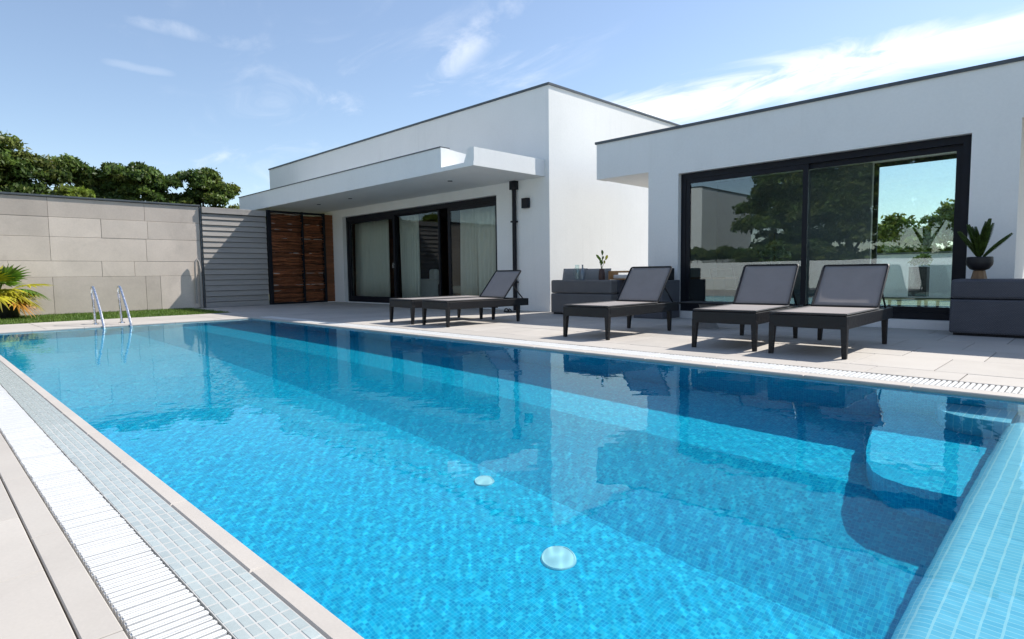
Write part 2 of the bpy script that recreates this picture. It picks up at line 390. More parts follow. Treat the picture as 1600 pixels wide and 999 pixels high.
# water sheet with slight real ripples
nx, ny = 1300, 352
xs = np.linspace(PX0, PX1, nx); ys = np.linspace(PY0, PY1, ny); XX, YY = np.meshgrid(xs, ys)
ZZ = np.full_like(XX, ZW)
for i in range(34):
    lam = .052*1.09**i
    th = RNG.uniform(0, 2*math.pi); kk = 2*math.pi/lam; slope = .0019 if lam < .095 else (.0011 if lam < .3 else .0007)
    ZZ += slope/kk*np.sin(kk*(XX*math.cos(th)+YY*math.sin(th))+RNG.uniform(0, 6.28))
me = bpy.data.meshes.new('water'); V = np.stack([XX, YY, ZZ], -1).reshape(-1, 3)
idx = np.arange(nx*ny).reshape(ny, nx); Q = np.stack([idx[:-1, :-1], idx[:-1, 1:], idx[1:, 1:], idx[1:, :-1]], -1).reshape(-1, 4)
def fast_mesh(me, V, Q):
    me.vertices.add(len(V)); me.vertices.foreach_set('co', V.astype(np.float32).ravel())
    n = Q.shape[1]; me.loops.add(Q.size); me.loops.foreach_set('vertex_index', Q.astype(np.int32).ravel())
    me.polygons.add(len(Q)); me.polygons.foreach_set('loop_start', np.arange(0, Q.size, n, dtype=np.int32)); me.polygons.foreach_set('loop_total', np.full(len(Q), n, np.int32))
    me.update(calc_edges=True); me.validate()
fast_mesh(me, V, Q); me.materials.append(M['water']); me.polygons.foreach_set('use_smooth', [True]*len(me.polygons))
water = struct(inst(me, 'water')); water.cycles.is_caustics_caster = True
for o in (pool, ledge, low_step, top_step): o.cycles.is_caustics_receiver = True
# white round covers on the pool floor
for nm, x, y, r_, lab in (('drain_cover', -1.97, 2.30, .092, 'large white round cover on the pool floor nearest the camera'),
                          ('drain_cover', -2.83, 2.57, .068, 'smaller faint white round cover further back on the pool floor')):
    t = thing(nm, lab, 'drain cover', (x, y, ZF), 0, 'round covers on the pool floor')
    d = MB().lathe([(0.0001, .014), (r_*.80, .0135), (r_*.97, .010), (r_, .002)], n=36).build('disc', 'white_plastic', t, smooth='angle')
    g = MB().lathe([(r_*.86, .0120), (r_*.88, .0155), (r_*.93, .0155), (r_*.95, .0108)], n=36).build('rim', 'white_plastic', t, smooth=True)
    for o in (d, g): o.cycles.is_caustics_receiver = True

# ------------------------------------------------------------------ paving: every tile its own piece
def tile_mesh(w, d, h, name, mat, bev=.003):
    me = MB().box(-w/2, -d/2, -h, w/2, d/2, 0).mesh(name, mat)
    bm = bmesh.new(); bm.from_mesh(me)
    bmesh.ops.bevel(bm, geom=[e for e in bm.edges if all(v.co.z > -.001 for v in e.verts)], offset=bev, segments=1, affect='EDGES')
    bm.to_mesh(me); bm.free(); return me
def tile_rows(parent, mat, rows, x0, x1, w, off, gap=.006, h=.034, dz=.0012):
    cache = {}
    for r_, (ya, yb) in enumerate(rows):
        o = off[r_ % len(off)]; k0 = math.floor((x0-o)/w)
        k = k0
        while o+k*w < x1:
            a, b_ = max(o+k*w, x0), min(o+(k+1)*w, x1); k += 1
            if b_-a < .03: continue
            key = (round(b_-a, 3), round(yb-ya, 3))
            if key not in cache: cache[key] = tile_mesh(b_-a-gap, yb-ya-gap, h, 'tile', mat)
            inst(cache[key], 'tile', parent, ((a+b_)/2, (ya+yb)/2, random.uniform(-dz, dz)))
deck = struct(bpy.data.objects.new('house_terrace', None)); C.objects.link(deck)
tile_rows(deck, 'deck_tile', [(5.215, 5.62), (5.62, 6.43), (6.43, 7.23), (7.23, 8.03), (8.03, 8.83), (8.83, 9.40)], -17.0, 4.0, .60, [-.735, -.95, -.735, -1.0])
end_deck = struct(bpy.data.objects.new('pool_end_paving', None)); C.objects.link(end_deck)
tile_rows(end_deck, 'deck_tile', [(.665, 1.55), (1.55, 2.45), (2.45, 3.35), (3.35, 4.25), (4.25, 5.215)], -14.15, -12.11, .68, [-12.11])
near_deck = struct(bpy.data.objects.new('near_paving', None)); C.objects.link(near_deck)
tile_rows(near_deck, 'deck_tile', [(.222, .302)], -14.15, 3.2, .77, [-2.336], gap=.003)
tile_rows(near_deck, 'deck_tile', [(-.60, .2205), (-1.42, -.60), (-2.24, -1.42), (-3.06, -2.24), (-3.88, -3.06), (-4.95, -3.88)], -14.15, 6.0, .53, [-2.057], gap=.003)
tile_rows(near_deck, 'deck_tile', [(.218, 1.2), (1.2, 2.2), (2.2, 3.2), (3.2, 4.2), (4.2, 5.215)], 3.265, 6.0, .60, [3.265])

# coping stones round the pool
coping = struct(bpy.data.objects.new('pool_coping', None)); C.objects.link(coping)
def coping_run(xa, xb, ya, yb, n, along):
    L = ((xb-xa) if along == 'x' else (yb-ya))/n
    me = tile_mesh(L-.003 if along == 'x' else xb-xa, yb-ya if along == 'x' else L-.003, .06, 'coping_stone', 'coping_stone', .006)
    for i in range(n):
        c = (xa+(i+.5)*L, (ya+yb)/2) if along == 'x' else ((xa+xb)/2, ya+(i+.5)*L)
        inst(me, 'coping_stone', coping, (*c, 0))
coping_run(-12.11, 3.26, .610, PY0+.004, 22, 'x')
coping_run(-12.11, 3.26, PY1-.004, 4.930, 22, 'x')
coping_run(PX1-.004, 3.26, PY0+.006, PY1-.006, 6, 'y')
coping_run(-12.11, PX0+.004, PY0+.006, PY1-.006, 6, 'y')

# overflow channel gratings: each bar a piece
def grating(name, label, x0, x1, ya, yb, pitch, z, near_x, barmat='grate_plastic'):
    t = thing(name, label, 'grating', ((x0+x1)/2, (ya+yb)/2, z-.03), 0, 'overflow gratings along the pool')
    cx, cy_ = (x0+x1)/2, (ya+yb)/2; w = yb-ya
    box_part('channel', 'grate_channel', t, x0-cx, -w/2, -.004, x1-cx, w/2, .001)
    hw_ = pitch*(.30 if pitch < .03 else .35)
    bm_me = MB().box(-hw_, -w/2+.002, .001, hw_, w/2-.002, .029).mesh('bar', barmat)
    bm = bmesh.new(); bm.from_mesh(bm_me)
    bmesh.ops.bevel(bm, geom=[e for e in bm.edges if all(v.co.z > .02 for v in e.verts) or abs(e.verts[0].co.z-e.verts[1].co.z) > .01], offset=pitch*.12, segments=2, affect='EDGES'); bm.to_mesh(bm_me); bm.free()
    n = int((x1-x0)/pitch); far = MB(); cnt = 0
    for i in range(n):
        x = x1-(i+.5)*pitch
        if x < near_x and cnt < 299:
            inst(bm_me, 'bar', t, (x-cx, random.uniform(-.0015, .0015), random.uniform(-.0012, .0008)), random.uniform(-.012, .012)); cnt += 1
        else: far.box(x-cx-hw_, -w/2+.002, .001, x-cx+hw_, w/2-.002, .029)
    struct(far.build('bars', barmat, t), 'stuff')
    for y in (-w*.16, w*.16):
        box_part('link_rod', barmat, t, x0-cx, y-.006, .002, x1-cx, y+.006, .012)
    return t
grating('overflow_grating', 'broad white slatted overflow grating beside the near pool edge', -12.1, 3.15, .306, .466, .0285, 0, -1.0)
grating('overflow_grating', 'narrow white slatted overflow grating on the lounger side of the pool', -12.1, 3.15, 4.936, 5.208, .034, 0, 0.0)

# pale mosaic strip between grating and coping
strip = struct(bpy.data.objects.new('pale_mosaic_strip', None)); C.objects.link(strip)
box_part('grout_bed', 'pale_grout', strip, -12.11, .468, -.05, 3.2, .609, -.0038)
tl, tw = .052, .0282
me = tile_mesh(tl-.0035, tw-.003, .008, 'mosaic_tile', 'pale_mosaic', .0015)
far_tiles = MB(); cnt = 0
for i in range(int(15.3/tl)):
    x = 3.2-(i+.5)*tl
    for j in range(5):
        y = .468+(j+.5)*tw+.0002; z = -.0030
        if x < -1.0 and cnt < 300:
            inst(me, 'mosaic_tile', strip, (x+random.uniform(-.0006, .0006), y, z+random.uniform(-.0006, .0006))); cnt += 1
        else:
            far_tiles.box(x-tl/2+.0018, y-tw/2+.0015, -.014, x+tl/2-.0018, y+tw/2-.0015, z+random.uniform(-.0006, .0006))
struct(far_tiles.build('mosaic_tiles', 'pale_mosaic', strip), 'stuff')

# ------------------------------------------------------------------ left garden: concrete wall, turf, ladder
WX = -17.18
wall = thing('concrete_wall', 'long grey concrete panel wall behind the pool ladder and turf', 'wall', (WX, 0, 0))
box_part('core', 'mortar', wall, -.22, -9, -.09, -.031, 5.58, 2.67)
rows = [((0.0, .853), [-8.6, -7.0, -5.2, -3.3, -1.4, .45, 2.37, 4.246, 4.576, 5.575], 'concrete'),
        ((.853, 1.22), [-8.6, -6.9, -5.1, -3.2, -1.2, .1, 1.6, 3.338, 4.019, 5.575], 'concrete'),
        ((1.22, 1.775), [-8.6, -7.2, -5.3, -3.4, -1.5, .42, 2.365, 4.30, 5.575], 'concrete'),
        ((1.775, 2.225), [-8.6, -7.2, -5.3, -3.4, -1.5, .42, 1.4, 2.365, 3.37, 4.349, 5.575], 'concrete'),
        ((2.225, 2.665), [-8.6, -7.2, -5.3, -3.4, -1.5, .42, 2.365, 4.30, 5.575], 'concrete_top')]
for (za, zb), js, mt in rows:
    for a, b_ in zip(js, js[1:]):
        o = random.uniform(-.004, .004)
        box_part('panel', mt, wall, -.03, a+.0028, za+.0028, 0+o, b_-.0028, zb-.0028, .004)
box_part('cap', 'cap_metal', wall, -.26, -9, 2.671, .03, 5.6, 2.715, .006)
box_part('trim_post', 'cap_metal', wall, -.10, 5.576, 0, .035, 5.612, 2.66)
# folded garden bracket leaning in the wall corner
tag(MB().tube([(WX+.10, 5.50, .02), (WX+.10, 5.50, 1.02), (WX+.10, 5.47, 1.22), (WX+.10, 5.43, 1.28), (WX+.10, 5.39, 1.22), (WX+.10, 5.38, 1.02), (WX+.10, 5.38, .12)], .028, 8).build('looped_pipe', 'grey_board', smooth='angle'), 'pale looped tube standing in the corner beside the slatted panel', 'pipe')
# horizontal grey boards
sp = thing('slatted_panel', 'grey wall panel of horizontal overlapping boards under the canopy edge', 'wall panel', (WX+.03, 6.47, 0))
box_part('backing', 'cap_metal', sp, -.16, -.85, -.03, -.035, .865, 2.66)
nb = 17; hb = 2.50/nb
me_b = MB().hexa([(-.032, -.845, 0), (.028, -.845, 0), (.028, .86, 0), (-.032, .86, 0)], [(-.032, -.845, hb-.012), (.004, -.845, hb-.012), (.004, .86, hb-.012), (-.032, .86, hb-.012)]).mesh('board', 'grey_board')
for i in range(nb):
    inst(me_b, 'board', sp, (random.uniform(-.003, .003), random.uniform(-.004, .004), i*hb))
box_part('head_rail', 'grey_board', sp, -.03, -.845, 2.51, .05, .86, 2.665, .006)
# brushwood screen and gate
bs_ = thing('brushwood_screen', 'brown brushwood screen with black steel gate frame beside the glass doors', 'screen', (WX+.06, 7.35, 0))
for ya, yb in ((0.0, .10), (1.02, 1.075), (1.70, 1.77)): box_part('frame_post', 'black_frame', bs_, -.05, ya, 0, .05, yb, 2.70, .004)
box_part('frame_rail', 'black_frame', bs_, -.04, .10, 2.63, .04, 1.70, 2.69); box_part('frame_rail', 'black_frame', bs_, -.04, .10, .0, .04, 1.70, .05)
for za in np.arange(.05, 2.58, .085): box_part('backing_slat', 'wood_board', bs_, -.10, .02, za, -.06, 2.2, za+random.choice((.084, .084, .084, .075)))
sticks = []
for q in range(7):
    s_ = MB(); n = 7; ph = random.uniform(0, 6)
    s_.tube([(.012*math.sin(ph+i*1.3), i/(n-1)-.5, .010*math.sin(ph*2+i*1.7)) for i in range(n)], [random.uniform(.010, .020)*(1-.25*i/n) for i in range(n)], 6)
    sticks.append(s_.mesh('stick', 'brushwood', True))
for ya, yb, nst in ((.10, 1.02, 92), (1.075, 1.70, 88)):
    for i in range(nst):
        z = .07+(i+.5)*2.54/nst
        if random.random() < .08: continue
        o = inst(random.choice(sticks), 'stick', bs_, (random.uniform(-.045, .055), (ya+yb)/2, z+random.uniform(-.012, .012)), random.choice((0, math.pi)), (1, (yb-ya)*random.uniform(.97, 1.02), random.uniform(.9, 1.35)))
        o.rotation_euler.x = random.uniform(-.035, .035)
        if random.random() < .12: o.rotation_euler.x = random.uniform(-.18, .18)
me_w = tile_mesh(.44, .128, .03, 'wood_plank', 'wood_board', .004)
for i in range(20):
    o = inst(me_w, 'plank', bs_, (0, 2.00, .01+(i+.5)*.133)); o.rotation_euler = (0, math.pi/2, 0); o.rotation_euler = (math.pi/2, 0, math.pi/2)
# turf
turf = struct(MB().box(-17.14, -8.5, -.08, -14.17, 5.21, -.012).build('turf', 'turf_base'))
nb_ = 26000
bx = RNG.uniform(-17.12, -14.18, nb_); by = RNG.uniform(-3.5, 5.2, nb_); ang = RNG.uniform(0, 6.28, nb_); hh = RNG.uniform(.025, .06, nb_); ww = .006
dx, dy = np.cos(ang)*ww, np.sin(ang)*ww; lx, ly = RNG.normal(0, .018, nb_), RNG.normal(0, .018, nb_)
V = np.stack([np.stack([bx-dx, by-dy, np.full(nb_, -.012)], -1), np.stack([bx+dx, by+dy, np.full(nb_, -.012)], -1), np.stack([bx+lx, by+ly, -.012+hh], -1)], 1).reshape(-1, 3)
me = bpy.data.meshes.new('grass'); fast_mesh(me, V, np.arange(nb_*3).reshape(-1, 3)); me.materials.append(M['grass_blade'])
g_ = inst(me, 'grass'); g_['kind'] = 'stuff'; g_['label'] = 'short green lawn strip along the concrete wall'; g_['category'] = 'grass'
# pool ladder
lad = thing('pool_ladder', 'stainless steel pool ladder rails at the far left end of the pool', 'pool ladder', (-12.2, 2.51, 0))
for y in (-.2, .2):
    pts = [(.30, y, -.95), (.27, y, -.3), (.16, y, .0), (.0, y, .22)]
    pts += [(-.28, y, .50), (-.40, y, .61), (-.48, y, .655), (-.55, y, .66), (-.60, y, .62), (-.60, y, .54), (-.55, y, .42), (-.47, y, .02)]
    bez = []
    for i in range(len(pts)-1):
        for s_ in range(3):
            f = s_/3; bez.append(tuple(pts[i][k]*(1-f)+pts[i+1][k]*f for k in range(3)))
    bez.append(pts[-1])
    MB().tube(bez, .021, 10).build('handrail', 'steel', lad, smooth='angle')
    MB().lathe([(.021, .022), (.045, .020), (.05, .004), (.05, 0)], -.47, y, 20).build('foot_flange', 'steel', lad, smooth='angle')
for z in (-.25, -.5, -.75): box_part('rung', 'steel', lad, .22, -.2, z-.015, .30, .2, z+.01, .005)

# ------------------------------------------------------------------ house, left wing
HX0, HX1, HY, HZ = -21.5, -8.23, 9.4, 4.60
lw = thing('house_wing', 'tall white flat roofed house wing with a canopy over glass sliding doors', 'house', (-14.9, HY, 0))
lw.location = (0, 0, 0)
w = MB()
w.box(HX0, HY, -.09, -16.53, HY+.3, HZ); w.box(-9.80, HY, -.09, HX1, HY+.3, HZ); w.box(-16.53, HY, 2.56, -9.80, HY+.3, HZ)
w.box(-16.53, HY, -.09, -9.80, HY+.3, .02)
w.box(HX1-.3, HY+.3, -.09, HX1, 15.4, HZ); w.box(HX0, HY+.3, -.09, HX0+.3, 15.4, HZ); w.box(HX0+.3, 15.1, -.09, HX1-.3, 15.4, HZ)
w.build('wall', 'stucco', lw)
box_part('roof', 'interior_white', lw, HX0+.3, HY+.3, 4.2, HX1-.3, 15.1, 4.4)
r_ = MB(); e = .025
r_.box(HX0-e, HY-e, HZ, HX1+e, HY+.33, HZ+.045); r_.box(HX1-.33, HY+.33, HZ, HX1+e, 15.4+e, HZ+.045); r_.box(HX0-e, HY+.33, HZ, HX0+.33, 15.4+e, HZ+.045)
r_.build('roof_edge', 'cap_metal', lw)
# canopy with notch near its right corner
cnp = MB()
cnp.box(-19.3, 7.435, 2.785, -8.34, HY-.002, 2.865)
cnp.box(-19.3, 7.45, 2.865, -9.30, 7.66, 3.25); cnp.box(-19.3, 7.66, 2.865, -19.1, HY-.002, 3.24)
cnp.hexa([(-9.46, 7.66, 2.865), (-9.30, 7.66, 2.865), (-9.30, 8.15, 2.865), (-9.46, 8.15, 2.865)], [(-9.46, 7.66, 3.24), (-9.30, 7.66, 3.24), (-9.30, 8.15, 3.20), (-9.46, 8.15, 3.20)])
cnp.box(-8.48, 7.45, 2.865, -8.342, HY-.002, 3.12)
cnp.hexa([(-8.63, 7.45, 2.865), (-8.48, 7.45, 2.865), (-8.48, 7.58, 2.865), (-8.63, 7.58, 2.865)], [(-8.50, 7.45, 3.12), (-8.48, 7.45, 3.12), (-8.48, 7.58, 3.12), (-8.50, 7.58, 3.12)])
can = cnp.build('canopy', 'stucco', lw)
box_part('canopy_edge', 'cap_metal', can, -19.32, 7.435, 3.251, -9.30, 7.675, 3.272)
for x, y in ((-10.07, 8.30), (-13.99, 8.20), (-15.68, 8.21)):
    MB().lathe([(.0001, 2.786), (.035, 2.786), (.04, 2.778), (.052, 2.777), (.055, 2.786)], x, y, 20).build('downlight', 'black_frame', can, smooth='angle')
# downpipe and lamp
dp = MB().tube([(-9.19, HY-.06, .0), (-9.19, HY-.06, 2.60)], .045, 12); dp.box(-9.27, HY-.12, 2.60, -9.11, HY-.004, 2.782)
dpo = dp.build('downpipe', 'black_frame', lw, smooth='angle')
for z in (.6, 1.9): box_part('bracket', 'black_frame', dpo, -9.25, HY-.115, z, -9.13, HY-.003, z+.035)
lmp = thing('wall_lamp', 'small black box lamp on the white wall beside the downpipe', 'wall lamp', (-8.85, HY, 2.2))
box_part('housing', 'black_frame', lmp, -.085, -.10, -.02, .085, -.012, .19, .004); box_part('back_plate', 'black_frame', lmp, -.06, -.013, .02, .06, -.002, .15)
# glazing: fixed frame and three door leaves, one pushed open
FY = HY+.12
fr = MB(); fr.box(-16.53, FY, .021, -16.43, FY+.1, 2.56); fr.box(-9.90, FY, .021, -9.80, FY+.1, 2.56); fr.box(-16.43, FY, 2.44, -9.90, FY+.1, 2.558); fr.box(-16.43, FY, .021, -9.90, FY+.1, .10)
fr.build('door_frame', 'black_frame', lw)
def leaf(parent, x0, x1, y, z0, z1, st, gm, name='sliding_door', t=.05):
    m_ = MB(); m_.box(x0, y, z0, x0+st, y+t, z1); m_.box(x1-st, y, z0, x1, y+t, z1); m_.box(x0+st, y, z1-st, x1-st, y+t, z1); m_.box(x0+st, y, z0, x1-st, y+t, z0+st)
    d = m_.build(name, 'black_frame', parent)
    box_part('pane', gm, d, x0+st, y+.015, z0+st, x1-st, y+.027, z1-st)
    return d
d1 = leaf(lw, -16.43, -14.0, FY+.02, .10, 2.44, .09, 'door_glass')
d2 = leaf(lw, -14.06, -12.13, FY+.101, .08, 2.46, .06, 'door_glass')
d3 = leaf(lw, -11.70, -9.90, FY+.02, .10, 2.44, .09, 'door_glass')
box_part('handle', 'steel', d1, -14.075, FY-.03, 1.0, -14.055, FY+.019, 1.14)
# room behind
rm = MB(); rm.box(-17.2, 14.0, 0, -9.0, 14.1, 2.9); rm.box(-17.3, HY+.31, 0, -17.2, 14.1, 2.9); rm.box(-9.0, HY+.31, 0, -8.9, 14.1, 2.9)
rm.build('room_wall', 'interior_wood', lw)
box_part('room_floor', 'interior_paint', lw, -17.2, HY+.31, -.05, -9.0, 14.0, .018); box_part('room_ceiling', 'interior_paint', lw, -17.2, HY+.31, 2.75, -9.0, 14.0, 2.9)
def curtain(label, x0, x1, y, z0, z1, folds, amp, hem=None):
    n = folds*10; b = MB()
    for i in range(n+1):
        f = i/n; x = x0+(x1-x0)*f
        o = amp*math.sin(f*folds*2*math.pi+.6*math.sin(f*9))
        zb = z0 if hem is None else hem(f)
        for q in range(5):
            g = q/4; sway = (1-g)*.05*math.sin(f*5+folds)
            b.v.append((x+sway, y+o*(.6+.4*(1-g)), zb+(z1-zb)*g))
    for i in range(n):
        for q in range(4):
            a = i*5+q; b.f.append((a, a+5, a+6, a+1))
    o = b.build('curtain', 'curtain', None, smooth=True)
    sol = o.modifiers.new('thick', 'SOLIDIFY'); sol.thickness = .003
    return tag(o, label, 'curtain', 'curtains behind the glass doors')
curtain('pale curtain hanging short behind the leftmost glass door', -16.75, -14.9, 9.95, .12, 2.5, 11, .05)
curtain('pale curtain gathered left of the white armchair', -14.35, -13.45, 9.95, .06, 2.5, 8, .05)
curtain('pale curtain in the middle of the rightmost glass door', -11.75, -11.1, 10.0, .06, 2.5, 5, .05)
curtain('wide pale curtain at the right end of the rightmost glass door', -11.05, -9.98, 9.93, .06, 2.5, 7, .045)
ac = thing('armchair', 'white armchair with a draped white towel inside the open glass door', 'armchair', (-14.45, 10.75, .018), rad(-25))
box_part('seat', 'white_cloth', ac, -.36, -.36, .12, .36, .36, .46, .06); box_part('backrest', 'white_cloth', ac, -.36, .30, .46, .36, .46, .95, .07)
for s_ in (-1, 1): box_part('armrest', 'white_cloth', ac, min(s_*.36, s_*.48), -.36, .12, max(s_*.36, s_*.48), .40, .66, .05)
for sx in (-.4, .4):
    for sy in (-.3, .38): box_part('leg', 'black_frame', ac, sx-.02, sy-.02, 0, sx+.02, sy+.02, .12)
tw = MB(); n = 12
for i in range(n+1):
    for j in range(7):
        f, g = i/n-.5, j/6
        tw.v.append((f*.78, -.20-.16*g+.04*math.sin(f*11), .50+.38*abs(f)*(1-g)+.10*g*math.cos(f*6)-.30*max(0, g-.55)))
for i in range(n):
    for j in range(6):
        a = i*7+j; tw.f.append((a, a+7, a+8, a+1))
o = tw.build('towel', 'white_cloth', None, smooth=True); o.modifiers.new('t', 'SOLIDIFY').thickness = .02
o.location = (-14.45, 10.75, .02); o.rotation_euler = (0, 0, rad(-25)); tag(o, 'folded white towel draped over the armchair', 'towel')
bed = thing('bed', 'low bed with cream cover seen through the rightmost glass door', 'bed', (-13.0, 12.4, .018))
box_part('base', 'interior_wood', bed, -1.0, -1.0, 0, .8, 1.0, .22, .02); box_part('mattress', 'cream_cloth', bed, -.98, -.98, .22, .78, .98, .44, .06)
pl = thing('pillow', 'cream pillow standing on the bed behind the glass door', 'pillow', (-12.95, 11.55, .46))
pb = MB(); n = 10
for i in range(n+1):
    for j in range(n+1):
        f, g = i/n*2-1, j/n*2-1; t_ = .10*((1-f**4)*(1-g**4))**.5
        pb.v.append((f*.36, -t_, g*.23+.24))
for i in range(n+1):
    for j in range(n+1):
        f, g = i/n*2-1, j/n*2-1; t_ = .10*((1-f**4)*(1-g**4))**.5
        pb.v.append((f*.36, t_, g*.23+.24))
N2 = (n+1)**2
for i in range(n):
    for j in range(n):
        a = i*(n+1)+j; pb.f.append((a, a+n+1, a+n+2, a+1)); pb.f.append((N2+a, N2+a+1, N2+a+n+2, N2+a+n+1))
pb.build('cover', 'cream_cloth', pl, smooth=True)

# ------------------------------------------------------------------ house, right wing
RY, RX0 = 9.6, -7.18
rw = thing('house_wing', 'low white flat roofed house wing with a large picture window', 'house', (0, 0, 0))
w = MB()
w.box(RX0, RY, 2.60, 5.2, RY+.3, 3.27)                                  # fascia beam
w.box(-6.02, RY, -.09, -5.42, RY+.3, 2.60); w.box(-1.32, RY, -.09, -.84, RY+.3, 2.60)
w.box(-5.42, RY, 2.50, -1.32, RY+.3, 2.60); w.box(-5.42, RY, -.09, -1.32, RY+.3, .105)
w.box(-6.02, RY+.3, -.09, -5.77, 12.0, 2.60); w.box(-1.15, RY+.3, -.09, -.84, 12.0, 2.60)   # side walls of the room
w.box(-5.77, 11.75, -.09, -2.95, 12.0, 2.60); w.box(-2.95, 11.75, -.09, -1.15, 12.0, .12)
w.box(4.6, RY, -.09, 5.0, RY+.4, 2.60); w.box(4.6, 11.6, -.09, 5.0, 12.0, 2.60)
w.build('wall', 'stucco', rw)
box_part('roof', 'stucco', rw, RX0, RY+.3, 2.61, 5.2, 12.2, 3.20)
r_ = MB(); r_.box(RX0-e, RY-e, 3.27, 5.2+e, RY+.33, 3.315); r_.build('roof_edge', 'cap_metal', rw)
GY = RY+.10
fr = MB(); fr.box(-5.42, GY, .106, -5.33, GY+.12, 2.498); fr.box(-1.42, GY, .106, -1.32, GY+.12, 2.498); fr.box(-5.33, GY, 2.40, -1.42, GY+.12, 2.498); fr.box(-5.33, GY, .106, -1.42, GY+.12, .20)
fr.build('window_frame', 'black_frame', rw)
leaf(rw, -5.33, -3.31, GY+.012, .20, 2.40, .075, 'pane_glass', 'window_leaf')
leaf(rw, -3.40, -1.42, GY+.065, .20, 2.40, .075, 'pane_glass', 'window_leaf')
leaf(rw, -2.95, -1.15, 11.8, .12, 2.60, .07, 'clear_glass', 'rear_window')
box_part('room_floor', 'interior_white', rw, -5.77, RY+.3, -.05, -1.15, 11.75, .10)
rm = MB(); rm.box(-5.77, 11.70, .10, -2.96, 11.748, 2.60); rm.box(-5.768, RY+.31, .10, -5.72, 11.69, 2.60); rm.build('room_wall', 'interior_paint', rw)

# right wing room: chair, cabinet, plant
ch = thing('wire_chair', 'low wire frame chair inside the picture window behind the loungers', 'chair', (-4.75, 10.35, .10), rad(160))
for s_ in (-.26, .26):
    MB().tube([(s_, -.26, 0), (s_, -.24, .36), (s_, -.20, .40), (s_, .2, .38), (s_, .28, .74)], .011, 6).build('side_frame', 'black_frame', ch, smooth='angle')
    MB().tube([(s_, .25, 0), (s_, .2, .38)], .011, 6).build('leg', 'black_frame', ch)
MB().tube([(-.26, .28, .74), (.26, .28, .74)], .011, 6).build('back_rail', 'black_frame', ch)
box_part('seat', 'black_frame', ch, -.25, -.24, .37, .25, .2, .40, .008)
cab = thing('low_cabinet', 'dark low cabinet inside the left end of the picture window', 'cabinet', (-5.25, 10.5, .10))
box_part('body', 'black_frame', cab, -.38, -.25, .05, .40, .25, .56, .006); box_part('plinth', 'interior_wood', cab, -.34, -.2, 0, .36, .2, .05); box_part('top', 'interior_wood', cab, -.40, -.27, .561, .42, .27, .59, .004)
